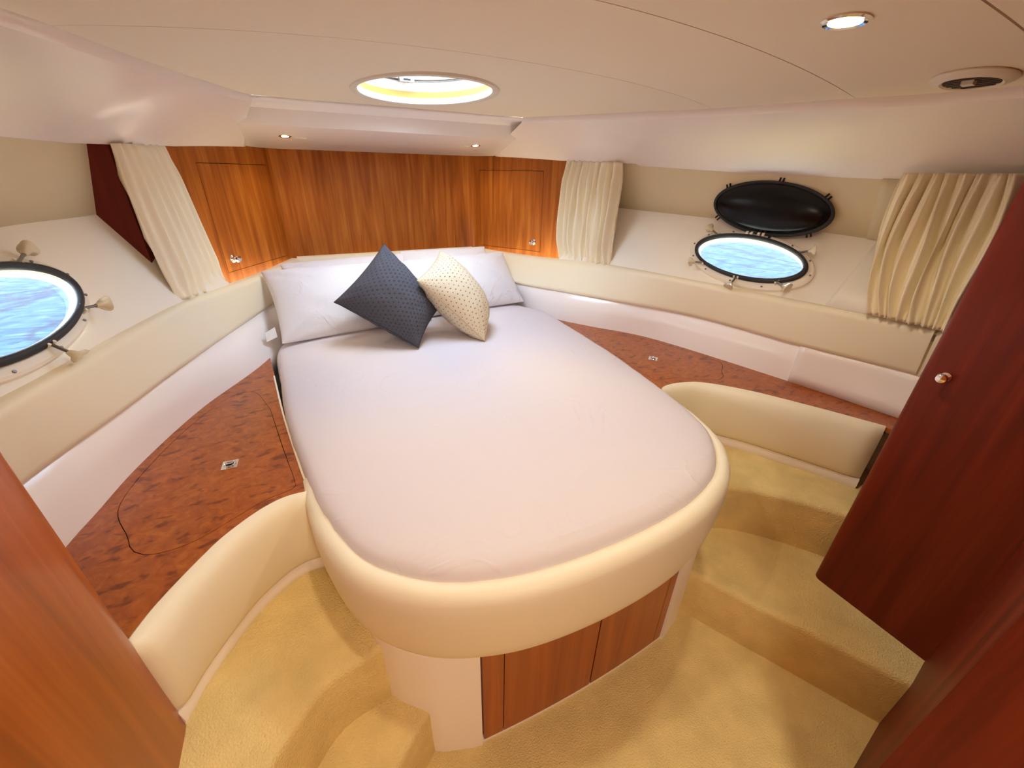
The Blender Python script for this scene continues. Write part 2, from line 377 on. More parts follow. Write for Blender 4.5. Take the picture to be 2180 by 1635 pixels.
SO = {-1: [(-0.58, 2.9, SHELF), (-0.80, 2.155, SHELF), (-1.02, 1.719, SHELF), (-1.135, 1.405, SHELF), (-1.185, 1.191, SHELF), (-1.21, 1.081, SHELF), (-1.30, 0.6, SHELF), (-1.36, 0.1, SHELF)],
      1: [(0.58, 2.9, SHELF), (0.78, 2.17, SHELF), (0.909, 1.917, SHELF), (1.119, 1.579, SHELF), (1.298, 0.921, SHELF), (1.375, 0.55, SHELF), (1.44, 0.2, SHELF)]}
C2 = {-1: [(-1.10, 2.2, 1.388), (-1.207, 1.925, 1.381), (-1.293, 1.69, 1.378), (-1.40, 1.36, 1.36), (-1.47, 1.1, 1.35), (-1.55, 0.6, 1.34), (-1.58, 0.1, 1.33)],
      1: [(1.14, 2.2, 1.368), (1.18, 2.1, 1.365), (1.35, 1.6, 1.349), (1.46, 1.215, 1.3355), (1.52, 0.915, 1.3225), (1.575, 0.5, 1.31), (1.60, 0.2, 1.305)]}
C3 = {-1: [(-1.06, 2.2, 1.60), (-1.153, 1.94, 1.595), (-1.23, 1.75, 1.598), (-1.35, 1.36, 1.60), (-1.42, 1.1, 1.60), (-1.50, 0.6, 1.60), (-1.53, 0.1, 1.60)],
      1: [(1.07, 2.2, 1.60), (1.115, 2.02, 1.591), (1.30, 1.62, 1.567), (1.41, 1.258, 1.551), (1.48, 0.83, 1.537), (1.52, 0.573, 1.5345), (1.55, 0.2, 1.532)]}
def at_y(pts, y):
    for a, b in zip(pts, pts[1:]):
        if b[1] <= y <= a[1]:
            t = (a[1]-y)/(a[1]-b[1]); return Vector(a).lerp(Vector(b), t)
    return Vector(pts[0]) if y > pts[0][1] else Vector(pts[-1])
FINE = {k: {s: spline(k_[s], 120) for s in (-1, 1)} for k, k_ in dict(C1=C1, CB=CB, SO=SO, C2=C2, C3=C3).items()}
def fy(name, s, y): return at_y(FINE[name][s], y)
camber = lambda x, y: Z(0.295)-0.05*x*x
CEX = {-1: [(2.30, 0.62), (2.25, 0.66), (1.9, 0.785), (1.577, 0.882), (1.35, 0.935), (1.253, 0.965), (0.943, 1.06), (0.5, 1.14), (0.0, 1.18), (-0.6, 1.2)],
       1: [(2.30, 0.62), (2.25, 0.65), (2.06, 0.736), (1.405, 0.981), (0.943, 1.089), (0.73, 1.15), (0.562, 1.17), (0.0, 1.18), (-0.6, 1.2)]}
def ce_x(y, s=1):                          # half-width of the flat ceiling on either side
    T = CEX[s]
    if y >= T[0][0]: return T[0][1]
    for (y0, x0), (y1, x1) in zip(T, T[1:]):
        if y1 <= y <= y0: return x0+(x1-x0)*(y0-y)/(y0-y1)
    return T[-1][1]

# ------------------------------------------------------------------ setting: floor, steps
fl = obj('floor', *box(-1.75, 1.75, -2.2, 3.2, -0.05, 0.0), CARPET, smooth=False); tag(fl, 'sand coloured carpet on the cabin floor', 'floor', kind='structure')
def carpet_block(name, nose, back, z0, z1, label):
    outl = [tuple(p)[:2] for p in spline([(x, y, 0) for x, y in nose], 40)]+back
    o = obj(name, *prism(outl, z0, z1), CARPET)
    bevelled(o, lambda e: all(abs(v.co.z-z1) < 1e-5 for v in e.verts), 0.02, 4)
    return tag(o, label, 'step', kind='structure')
carpet_block('floor_step', [(0.36, 0.86), (0.44, 0.73), (0.502, 0.634), (0.601, 0.436), (0.666, 0.313), (0.791, 0.063), (0.83, -0.02)], [(1.5, -0.02), (1.5, 1.3), (0.36, 1.3)], 0.0, STEP, 'low carpeted step right of the bed, leading to the wardrobe')
carpet_block('floor_step', [(-0.36, 0.80), (-0.42, 0.68), (-0.492, 0.612), (-0.60, 0.525), (-0.69, 0.40), (-0.76, 0.25), (-0.82, -0.02)][::-1], [(-0.36, 1.3), (-1.5, 1.3), (-1.5, -0.02)], 0.0, STEP, 'low carpeted step at the left corner of the bed base')
carpet_block('floor_seat', [(0.50, 0.92), (0.60, 0.80), (0.79, 0.722), (0.93, 0.59), (1.03, 0.455), (1.07, 0.38), (1.09, 0.2)], [(1.6, 0.2), (1.6, 1.35), (0.5, 1.35)], STEP, SEAT, 'upper carpeted step under the right curved cushion')
carpet_block('floor_seat', [(-0.46, 0.86), (-0.52, 0.74), (-0.584, 0.697), (-0.704, 0.672), (-0.78, 0.61), (-0.827, 0.555), (-0.89, 0.42), (-0.93, 0.25), (-0.95, -0.02)][::-1], [(-0.46, 1.35), (-1.6, 1.35), (-1.6, -0.02)], STEP, SEAT, 'upper carpeted step under the left curved cushion')

# ------------------------------------------------------------------ ports: local frames on the hull side
def mirror(v): return Vector((-v.x, v.y, v.z))
PY = {1: 1.277, -1: 1.395}
def port_frame(s):
    def P(y, t): return fy('C1', s, y).lerp(fy('C2', s, y), t)
    c = P(PY[s], 0.44 if s > 0 else 0.45); e1 = P(PY[s]-0.2, 0.44)-P(PY[s]+0.2, 0.44); e2 = P(PY[s], 0.75)-P(PY[s], 0.15)
    n = e1.cross(e2); n = n if n.z > 0 else -n
    return frame(c+n.normalized()*0.004, n, e1)
PE1 = Vector((0.24203, -0.96990, 0.0))
# ------------------------------------------------------------------ hull sides
for s, side in ((-1, 'left'), (1, 'right')):
    inv = port_frame(s).inverted()
    yW = 0.739 if s < 0 else 0.413
    yN = [2.28-(2.28-yW)*k/150 for k in range(151)]
    def rows_between(A, B, n, off=0.0):
        out = []
        for y in yN:
            a, b = fy(A, s, y), fy(B, s, y)
            if A == 'C1': a = a+Vector((s*0.0, 0, -0.02))
            out.append([a.lerp(b, k/n*1.05)+Vector((-s*off, 0, 0)) for k in range(n+1)])
        return out
    v, f = loft(rows_between('C1', 'C2', 26))
    keep = []
    for q in f:
        c = sum((Vector(v[i]) for i in q), Vector())/4; l = inv @ c
        if abs(l.z) < 0.2 and (l.x/0.252)**2+(l.y/0.114)**2 < 1: continue
        keep.append(q)
    wall = obj('wall_'+side, v, keep, HULLW, solid=0.004)
    tag(wall, 'white sloping hull side with the oval portlight on the %s' % side, 'wall', kind='structure')
    # upper headlining
    rows = []
    for y in yN:
        a, b = fy('C2', s, y), fy('C3', s, y); d = (b-a)
        rows.append([a, a.lerp(b, 0.5), b, b+d*0.25])
    obj('lining_panel', *loft(rows), LINING, wall, solid=0.004)
    # lower white panel below the long cushion
    rows = []
    for k in range(90):
        y = 2.95-(2.95-yW)*k/89
        a, b = fy('SO', s, y), fy('CB', s, y)
        rows.append([a+Vector((0, 0, -0.10)), a, a.lerp(b, .5), b+Vector((0, 0, 0.03))])
    obj('lower_panel', *loft(rows), GEL, wall, solid=0.006)
    rows = []
    for k in range(60):
        y = 3.0-(3.0-yW)*k/59
        rows.append([fy('CB', s, y)+Vector((s*0.012, 0, 0)), fy('C1', s, y)+Vector((s*0.012, 0, -0.005))])
    obj('pad_backing', *loft(rows), HULLW, wall, solid=0.004)
    if s > 0:   # applied panels aft of the vertical joint
        for A, B, nm, mt, lo, hi, y0, y1 in (('C1', 'C2', 'joint_panel', HULLW, 0.0, 1.0, 0.885, 0.414), ('C2', 'C3', 'joint_panel', LINING, 0.0, 1.0, 0.925, 0.414), ('SO', 'CB', 'joint_panel', GEL, 0.0, 1.1, 0.915, 0.414)):
            rows = []
            for k in range(24):
                row = []
                for j in range(5):
                    t = lo+(hi-lo)*j/4
                    yy = y0+(y1-y0)*k/23
                    a, b = fy(A, s, yy), fy(B, s, yy)
                    row.append(a.lerp(b, t)+Vector((-0.006, 0, 0.001)))
                rows.append(row)
            obj(nm, *loft(rows), mt, wall, solid=0.010)
# ------------------------------------------------------------------ bow bulkhead and outer shell
back = obj('wall_back', *box(-0.64, 0.64, 3.03, 3.06, 0.6, 1.72), CHERRY, smooth=False)
tag(back, 'cherry veneer bulkhead panel behind the head of the bed', 'wall', kind='structure')
for s, nm in ((-1, 'left'), (1, 'right')):
    o = obj('wall_outer_'+nm, *box(s*1.72-0.02, s*1.72+0.02, -2.2, 0.74 if s < 0 else 0.41, -0.05, 1.95), HULLW, smooth=False); tag(o, 'hull shell behind the wardrobe on the %s' % nm, 'wall', kind='structure')
for s in (-1, 1):
    rows = []
    for k in range(60):
        y = 3.0-(3.0-(0.739 if s < 0 else 0.413))*k/59; p = fy('C1', s, y)
        q = fy('SO', s, y)
        rows.append([(p.x+s*0.008, y, 1.03), (p.x+s*0.02, y, 0.95), (q.x+s*0.05, y, 0.66), (q.x+s*0.05, y, -0.02)])
    o = obj('wall_infill', *loft(rows), HULLW, smooth=False, solid=0.01); tag(o, 'hull shell behind the long pad on the %s' % ('left' if s < 0 else 'right'), 'wall', kind='structure')
o = obj('wall_bow', *box(-1.75, 1.75, 3.22, 3.26, -0.05, 2.0), HULLW, smooth=False); tag(o, 'hull shell at the bow behind the bulkhead', 'wall', kind='structure')
dk = obj('ceiling_deck', *fill2d([[(-1.9, -2.2), (1.9, -2.2), (1.9, 3.3), (-1.9, 3.3)], ell(HATCH[0], HATCH[1], 0.30, 0.385)], 1.985, 0.05), WHITEP, smooth=False)
tag(dk, 'white deck above the cabin ceiling', 'ceiling', kind='structure')
# ------------------------------------------------------------------ ceiling panels (cambered, split at the seams)
s1 = lambda x: 0.838+0.068*abs(x)**1.7
s2 = lambda x: 1.318-0.0*x+0.06*abs(x)**4
s3 = lambda x: 0.462+0.01*abs(x)
def strip(lo, hi):
    """outline between two seam functions of x"""
    def edge_x(fun, sg):
        x = 1.0
        for _ in range(30): x = ce_x(fun(sg*x), sg)
        return x+0.012
    N = 40
    xa0, xa1, xb0, xb1 = edge_x(lo, -1), edge_x(lo, 1), edge_x(hi, -1), edge_x(hi, 1)
    row = lambda fun, p, q: [(p+(q-p)*k/N, fun(p+(q-p)*k/N)) for k in range(N+1)]
    pts = row(lo, -xa0, xa1)
    ya, yb = lo(xa1), hi(xb1)
    pts += [(ce_x(ya+(yb-ya)*k/14)+0.012, ya+(yb-ya)*k/14) for k in range(1, 14)]
    pts += row(hi, xb1, -xb0)
    ya, yb = lo(-xa0), hi(-xb0)
    pts += [(-ce_x(yb+(ya-yb)*k/14, -1)-0.012, yb+(ya-yb)*k/14) for k in range(1, 14)]
    return pts
ceil = empty('ceiling', (0, 0, 0)); tag(ceil, 'cream vinyl ceiling panels over the bed', 'ceiling', kind='structure')
xs = [-1.15+2.3*k/30 for k in range(31)]
g = 0.0011
xl, xr = ce_x(s2(0.97), -1)+0.012, ce_x(s2(0.97), 1)+0.012
bow = [(x, s2(x)+g) for x in [-xl+(xl+xr)*k/40 for k in range(41)]]
yr = s2(0.97)+g
bow += [(ce_x(yr+(2.28-yr)*k/16)+0.012, yr+(2.28-yr)*k/16) for k in range(1, 17)]
bow += [tuple(p)[:2] for p in spline([(0.62, 2.31, 0), (0.5, 2.39, 0), (0.3, 2.45, 0), (0, 2.47, 0), (-0.3, 2.45, 0), (-0.5, 2.39, 0), (-0.62, 2.31, 0)], 40)]
bow += [(-ce_x(2.28+(yr-2.28)*k/16, -1)-0.012, 2.28+(yr-2.28)*k/16) for k in range(0, 16)]
for loops in ([bow, ell(HATCH[0], HATCH[1], HATCH[2]+0.01, HATCH[3]+0.01)],
              [strip(lambda x: s1(x)+g*1.4, lambda x: s2(x)-g)],
              [strip(lambda x: s3(x)+g*2.2, lambda x: s1(x)-g*1.4)],
              [strip(lambda x: -0.6, lambda x: s3(x)-g*2.2)]):
    v, f = fill2d(loops, 0.006, 0.012)
    obj('ceiling_panel', *slice_x(v, f, xs, camber), CEILM, ceil, smooth=False)
rows = []
for y in [-0.6+2.9*k/20 for k in range(21)]:
    X = min(ce_x(y, -1), ce_x(y, 1))+0.01
    if y > 2.1: X = 0.6
    rows.append([(-X+2*X*j/20, y, camber(-X+2*X*j/20, y)+0.018) for j in range(21)])
v, f = loft(rows)
keep = [q for q in f if ((sum(v[i][0] for i in q)/4/0.33)**2+((sum(v[i][1] for i in q)/4-1.95)/0.45)**2) > 1]
obj('seam_backing', v, keep, SEAM, ceil, smooth=False)
# ------------------------------------------------------------------ moulded cove round the ceiling
st = []   # stations: list of 7 row points
def side_station(T, B, s, bulge=0.012):
    T = Vector(T); B = Vector(B); d = B-T
    out = Vector((d.x, d.y, 0)).normalized()
    pts = [T+Vector((0, 0, 0.004))]
    for t, lift in ((0.05, -0.014), (0.14, -0.008), (0.4, 0.012), (0.72, 0.012), (0.93, 0.002)):
        pts.append(T.lerp(B, t)+Vector((0, 0, lift)))
    pts += [B, B+out*0.012+Vector((0, 0, 0.002)), B+out*0.016+Vector((0, 0, 0.05))]
    return pts
def back_station(x):
    ax_ = abs(x)
    yT = 2.47-0.165*(ax_/0.715)**3
    yF = 2.525+0.0*ax_
    zt = camber(x, 0)+0.003
    yb = 3.03 if ax_ <= 0.625 else 3.03-(ax_-0.625)*1.63
    zb = 1.642
    xt = x*0.625/0.715
    return [Vector((xt, yT, zt)), Vector((xt*0.5+x*0.5, yT+0.012, zt-0.014)), Vector((x, yF-0.03, 1.801)), Vector((x, yF, 1.786)), Vector((x, yF+0.022, 1.721)), Vector((x, yF+0.05, 1.713)),
            Vector((x, yb, zb)), Vector((x, yb+0.012, zb+0.002)), Vector((x, yb+0.016, zb+0.05))]
def sidept(s, y):
    X = ce_x(y, s); return Vector((s*X, y, camber(X, y)))
lip = {s: (lambda y, s=s: fy('C3', s, y)) for s in (-1, 1)}
left = []
for k in range(40):
    y = -0.3+(1.89+0.3)*k/39
    B = fy('C3', -1, min(y+0.03, 2.0)) if y > 0.1 else Vector((-1.53, y, 1.60))
    left.append((sidept(-1, y), B))
def corner(s):
    return [(sidept(s, 1.94), Vector((s*1.13, 1.935, 1.596))), (sidept(s, 1.98), Vector((s*1.09, 1.975, 1.597))), (sidept(s, 2.03), Vector((s*1.053, 2.035, 1.599))), (sidept(s, 2.08), Vector((s*1.022, 2.13, 1.604))), (sidept(s, 2.14), Vector((s*0.99, 2.28, 1.609))), (sidept(s, 2.20), Vector((s*0.965, 2.43, 1.614))),
            (sidept(s, 2.25), Vector((s*0.89, 2.58, 1.624))), (Vector((s*0.645, 2.275, camber(.64, 0))), Vector((s*0.80, 2.74, 1.633))), (Vector((s*0.632, 2.295, camber(.63, 0))), Vector((s*0.735, 2.845, 1.638)))]
for T, B in left+corner(-1): st.append(side_station(T, B, -1))
def end_station(s):
    r = back_station(s*0.715); A, B = r[0], r[6]
    out = []
    for i, p in enumerate(r):
        q = p.copy(); q.x += s*0.008
        if i in (1, 2, 3, 4, 5): q.z = A.z+(B.z-A.z)*(p.y-A.y)/(B.y-A.y)-0.002
        out.append(q)
    return out
st.append(end_station(-1))
for x in [-0.715+1.43*k/40 for k in range(41)]: st.append(back_station(x))
st.append(end_station(1))
right = []
for k in range(40):
    y = -0.3+(1.89+0.3)*k/39
    B = fy('C3', 1, min(y+0.03, 2.0)) if y > 0.2 else Vector((1.55, y, 1.532))
    right.append((sidept(1, y), B))
for T, B in (right+corner(1))[::-1]: st.append(side_station(T, B, 1))
cove = obj('trim_1', *loft(st), GEL, angle=32, solid=0.003); tag(cove, 'pinkish white moulded cove around the ceiling', 'cove', kind='structure')
# ------------------------------------------------------------------ deck hatch in the ceiling
zc = camber(0, 0)
hm = Matrix.Translation((HATCH[0], HATCH[1], zc)); hatch = empty('window_3', mat4=hm)
tag(hatch, 'oval deck hatch with cream ring in the ceiling above the pillows', 'hatch', kind='structure')
a, b = HATCH[2], HATCH[3]
obj('trim_ring', *ring(a, b, [(-0.004, 0.018), (-0.006, -0.004), (0.004, -0.010), (0.022, -0.008), (0.026, 0.003), (0.0, 0.018)]), PLAST, hatch, local=True)
obj('blind_cassette', *ring(a, b, [(0.002, 0.016), (0.012, 0.016), (0.012, 0.046), (0.002, 0.044)]), TAN, hatch, local=True)
obj('hatch_wall', *ring(a, b, [(0.004, 0.044), (0.04, 0.044), (0.06, 0.16), (0.05, 0.16), (0.0, 0.082)]), WHITEP, hatch, local=True)
obj('seal', *ring(a, b, [(-0.006, 0.081), (0.004, 0.081), (0.004, 0.085), (-0.006, 0.085)]), STEEL, hatch, local=True)
obj('lid_frame', *ring(a, b, [(-0.030, 0.088), (0.010, 0.086), (0.010, 0.110), (-0.030, 0.110)]), WHITEP, hatch, local=True)
obj('seal', *ring(a, b, [(-0.034, 0.092), (-0.029, 0.092), (-0.029, 0.097), (-0.034, 0.097)]), STEEL, hatch, local=True)
v, f = lathe([(0.0001, 0.110), (1.0, 0.107)], 48, a-0.025, b-0.025); obj('pane', v, f, HGLASS, hatch, local=True)
lt = obj('latch', *box(-0.032, 0.032, 0.268, 0.300, 0.068, 0.098), STEEL, hatch, local=True, smooth=False)
obj('latch_slot', *box(-0.016, 0.016, 0.266, 0.270, 0.072, 0.079), BLACK, lt, local=True, smooth=False)
for xx in (-0.02, 0.02): obj('latch_screw', *tube((xx, 0.262, 0.092), (xx, 0.272, 0.092), 0.004), BLACK, lt, local=True)
obj('hinge_knob', *tube((0.19, 0.235, 0.108), (0.19, 0.235, 0.086), 0.008, 0.015), CHROME, hatch, local=True)

# ------------------------------------------------------------------ portlights and their covers
def shear(vf, k):
    return [(p[0]-k*p[1], p[1], p[2]) for p in vf[0]], vf[1]
def build_port(s, n, label):
    fm = port_frame(s); root = empty('window_%d' % n, mat4=fm); tag(root, label, 'portlight', kind='structure')
    k = 1 if s > 0 else -1          # local y flips with the mirrored frame
    A, B = 0.244, 0.106
    shr = lambda a, b, p: shear(ring(a, b, p), 0.42*k)
    obj('flange', *shr(A, B, [(-0.010, -0.008), (0.036, -0.012), (0.036, 0.006), (0.03, 0.012), (-0.012, 0.014)]), HULLW, root, local=True)
    obj('gasket', *shr(A, B, [(0.011*math.cos(2*math.pi*j/10), 0.020+0.011*math.sin(2*math.pi*j/10)) for j in range(10)]), RUBBER, root, local=True)
    obj('inner_frame', *shr(A, B, [(-0.014, -0.006), (-0.004, -0.006), (-0.004, 0.022), (-0.010, 0.022)]), PLAST, root, local=True)
    v, f = lathe([(0.0001, -0.004), (1.0, -0.004)], 48, A-0.012, B-0.012); v, f = shear((v, f), 0.42*k); obj('pane', v, f, GLASS, root, local=True)
    for j in range(12):
        t = 2*math.pi*(j+0.5)/12
        x, y = (A+0.026)*math.cos(t), (B+0.026)*math.sin(t); x -= 0.42*k*y
        obj('screw', *tube((x, y, 0.010), (x, y, 0.0155), 0.0045, 0.0038, 8), STEEL, root, local=True)
    # toggles: bracket, rod and knob
    for x, y in ((-0.229, 0.115), (-0.221, -0.080), (0.004, -0.135), (0.234, -0.125), (0.240, 0.070)):
        y *= k
        L = math.hypot(x, y); dx, dy = x/L, y/L
        # point on the gasket towards the knob
        t = math.atan2(y/B, (x+0.42*k*y)/A); gx, gy = (A+0.008)*math.cos(t), (B+0.008)*math.sin(t); gx -= 0.42*k*gy
        d = Vector((x-gx, y-gy, 0)); d = d.normalized() if d.length > 0.004 else Vector((dx, dy, 0))
        g0 = Vector((gx, gy, 0.022))
        tg = obj('toggle', *tube(g0-d*0.004, g0+d*0.05+Vector((0, 0, 0.012)), 0.0042, 0.0042, 8), STEEL, root, local=True)
        q = Vector((-d.y, d.x, 0))
        obj('toggle_bracket', *join(tube(g0+q*0.009-Vector((0, 0, 0.014)), g0+q*0.009+Vector((0, 0, 0.008)), 0.004, 0.004, 8), tube(g0-q*0.009-Vector((0, 0, 0.014)), g0-q*0.009+Vector((0, 0, 0.008)), 0.004, 0.004, 8), tube(g0-q*0.013, g0+q*0.013, 0.003, 0.003, 8)), PLAST, tg, local=True)
        e0 = g0+d*0.034+Vector((0, 0, 0.008)); e1 = g0+d*0.062+Vector((0, 0, 0.015))
        kn = []
        for w, r in ((0, 0.006), (0.25, 0.009), (0.45, 0.010), (0.7, 0.019), (1.0, 0.021)):
            c = e0.lerp(e1, w); ax1 = d.cross(Vector((0, 0, 1))).normalized(); ax2 = ax1.cross(d)
            kn.append([c+(ax1*math.cos(2*math.pi*i/18)+ax2*math.sin(2*math.pi*i/18))*r*(1+0.14*math.cos(3*2*math.pi*i/18)*(w > .5)) for i in range(18)])
        obj('toggle_knob', *loft(kn, True, True), ACRYL, tg, local=True)
    for i in range(4):
        xx = -0.036-0.42*B+0.02+i*0.020+(0.012 if i > 1 else 0)
        obj('hinge', *tube((xx, k*(B+0.017), 0.022), (xx+0.011, k*(B+0.017), 0.022), 0.010, 0.010, 12), WHITEP, root, local=True)
    return root
build_port(1, 1, 'oval portlight with black gasket on the right hull side, below its black cover')
build_port(-1, 2, 'oval portlight with black gasket cut by the left edge of the photo')
def build_cover(s, label):
    c = Vector((1.391, 1.294, Z(-0.118))) if s > 0 else mirror(Vector((1.391, 1.294, Z(-0.118)))-PE1*0.125)+Vector((0, 0, 0.03))
    e1 = Vector((PE1.x*s, PE1.y, 0)).normalized()
    n = Vector((-0.965*s, -0.242, 0.10)).normalized()
    k = 1 if s > 0 else -1
    root = empty('portlight_cover', mat4=frame(c, n, e1)); tag(root, label, 'cover', 'hinged black portlight covers')
    A, B = 0.25, 0.108
    obj('shell', *shear(lathe([(0.0001, -0.006), (1.0, -0.006), (1.0, 0.004), (0.955, 0.008), (0.93, 0.014), (0.8, 0.026), (0.6, 0.036), (0.35, 0.042), (0.15, 0.044), (0.0001, 0.0445)], 64, A, B), 0.34*k), BLACK, root, local=True, angle=60)
    obj('rim', *shear(ring(A, B, [(0.008*math.cos(2*math.pi*j/8), 0.002+0.008*math.sin(2*math.pi*j/8)) for j in range(8)]), 0.34*k), RUBBER, root, local=True)
    for t in (135, 78, 27, -50, -155):
        t = math.radians(t); p = Vector((A*math.cos(t)-0.34*B*math.sin(t), k*B*math.sin(t), 0.004)); d = Vector((math.cos(t)/A, k*math.sin(t)/B, 0)).normalized(); q = Vector((-d.y, d.x, 0))
        prong = []
        for sg in (-1, 1):
            a0 = p+q*sg*0.0075-d*0.01; a1 = p+q*sg*0.0075+d*0.022
            prong.append(tube(a0, a1, 0.0042, 0.0036, 6))
        obj('toggle_fork', *join(*prong), BLACK, root, local=True)
    for xx in (-0.01, 0.035):
        obj('hinge_arm', *box(xx, xx+0.012, -0.135 if k > 0 else 0.09, -0.09 if k > 0 else 0.135, -0.006, 0.004), BLACK, root, local=True)
build_cover(1, 'black oval cover folded up above the right portlight')
build_cover(-1, 'black oval cover folded up above the left portlight, cut by the photo edge')

# ------------------------------------------------------------------ angled corner cabinets
def build_cabinet(s, label):
    P0, P1 = Vector((s*0.626, 3.03, 0)), Vector((s*1.005, 2.42, 0))
    d = (P1-P0); L = d.length; d.normalize(); n = Vector((-d.y, d.x, 0)); n = n if n.y < 0 else -n   # faces aft / inboard
    root = empty('corner_cabinet', (P0+P1)/2+Vector((0, 0, 1.03))); tag(root, label, 'cabinet', 'corner cabinets either side of the bow panel')
    def slab(x0, x1, z0, z1, w0, w1):
        vs = [P0+d*x+n*w+Vector((0, 0, z)) for x in (x0, x1) for w in (w0, w1) for z in (z0, z1)]
        return vs, [(0, 1, 3, 2), (4, 6, 7, 5), (0, 4, 5, 1), (2, 3, 7, 6), (0, 2, 6, 4), (1, 5, 7, 3)]
    zb, zt = 1.0, 1.66
    dx0, dx1, dz0, dz1 = 0.055, 0.565, 1.055, 1.556
    obj('face_frame', *join(slab(-0.01, dx0, zb, zt, -0.02, 0), slab(dx1, L, zb, zt, -0.02, 0), slab(dx0, dx1, zb, dz0, -0.02, 0), slab(dx0, dx1, dz1, zt, -0.02, 0)), CHERRY, root, smooth=False)
    obj('back_board', *slab(0.0, L-.01, zb, zt, -0.035, -0.021), SEAM, root, smooth=False)
    gp = 0.0026
    dr = obj('door', *slab(dx0+gp, dx1-gp, dz0+gp, dz1-gp, -0.018, 0.0005), CHERRY, root, smooth=False)
    kp = P0+d*(dx1-0.055)+n*0.0005+Vector((0, 0, dz0+0.062))
    km = frame(kp, n, (0, 0, 1))
    v, f = lathe([(0.0001, 0), (0.019, 0), (0.020, 0.004), (0.010, 0.008), (0.009, 0.018), (0.015, 0.024), (0.0185, 0.031), (0.0155, 0.039), (0.0001, 0.042)], 24)
    obj('knob', [km @ Vector(p) for p in v], f, CHROME, dr, local=False)
    # outboard return and transverse bulkhead up to the hull
    Q1 = Vector((s*1.078, 2.0 if s < 0 else 2.16, 0)); R1 = Vector((s*1.32, 1.99 if s < 0 else 2.155, 0))
    def wallseg(A, B, th=0.015):
        dd = (B-A).normalized(); nn = Vector((-dd.y, dd.x, 0)); nn = nn if nn.y > 0 else -nn
        vs = [p+nn*w+Vector((0, 0, z)) for p in (A, B) for w in (0, th) for z in (zb, zt)]
        return vs, [(0, 1, 3, 2), (4, 6, 7, 5), (0, 4, 5, 1), (2, 3, 7, 6), (0, 2, 6, 4), (1, 5, 7, 3)]
    obj('side_panel', *wallseg(P1, Q1), CHERRY_SHADED, root, smooth=False)
    obj('end_panel', *wallseg(Q1, R1), CHERRY_SHADED, root, smooth=False)
    return root
build_cabinet(-1, 'cherry corner cabinet with chrome knob on the left, beside the left curtain')
build_cabinet(1, 'cherry corner cabinet with chrome knob on the right of the bow panel')

# ------------------------------------------------------------------ upholstered long cushions along the hull
def long_cushion(path_t, path_b, side, label, name='long_cushion', w=0.046):
    n = len(path_t); root = None
    rows = []
    prof = rrect(1.0, 0.55, 6, 0.0, 1.0, 0.15)
    N = normals2d(path_t, side)
    for pt, pb, nn in zip(path_t, path_b, N):
        row = []
        for a, h in prof:
            base = pb.lerp(pt, h)
            row.append(base+nn*(a*w-0.02)+Vector((0, 0, 0)))
        rows.append(row)
    v, f = loft(rows, True, True)
    o = obj(name, v, f, VINYL); tag(o, label, 'cushion', 'upholstered pads lining the hull above the shelf')
    return o
for s, lab in ((-1, 'long cream vinyl pad along the left hull above the burl shelf'), (1, 'long cream vinyl pad along the right hull below the right portlight')):
    y_end = 0.742 if s < 0 else 0.55
    ys = [3.0-(3.0-y_end)*k/80 for k in range(81)]
    sd = -1 if s < 0 else 1
    long_cushion([fy('C1', s, y) for y in ys], [fy('CB', s, y) for y in ys], sd, lab)
ys = [0.542-0.127*k/10 for k in range(11)]
long_cushion([fy('C1', 1, y) for y in ys], [fy('CB', 1, y) for y in ys], 1, 'short cream vinyl pad between the right aft curtain and the wardrobe')
hb_t = [Vector((-0.60+1.2*k/12, 3.012, 1.04)) for k in range(13)]; hb_b = [Vector((p.x, 3.012, 0.74)) for p in hb_t]
long_cushion(hb_t, hb_b, 1, 'cream vinyl headboard pad behind the white pillows', 'headboard_pad', 0.05)

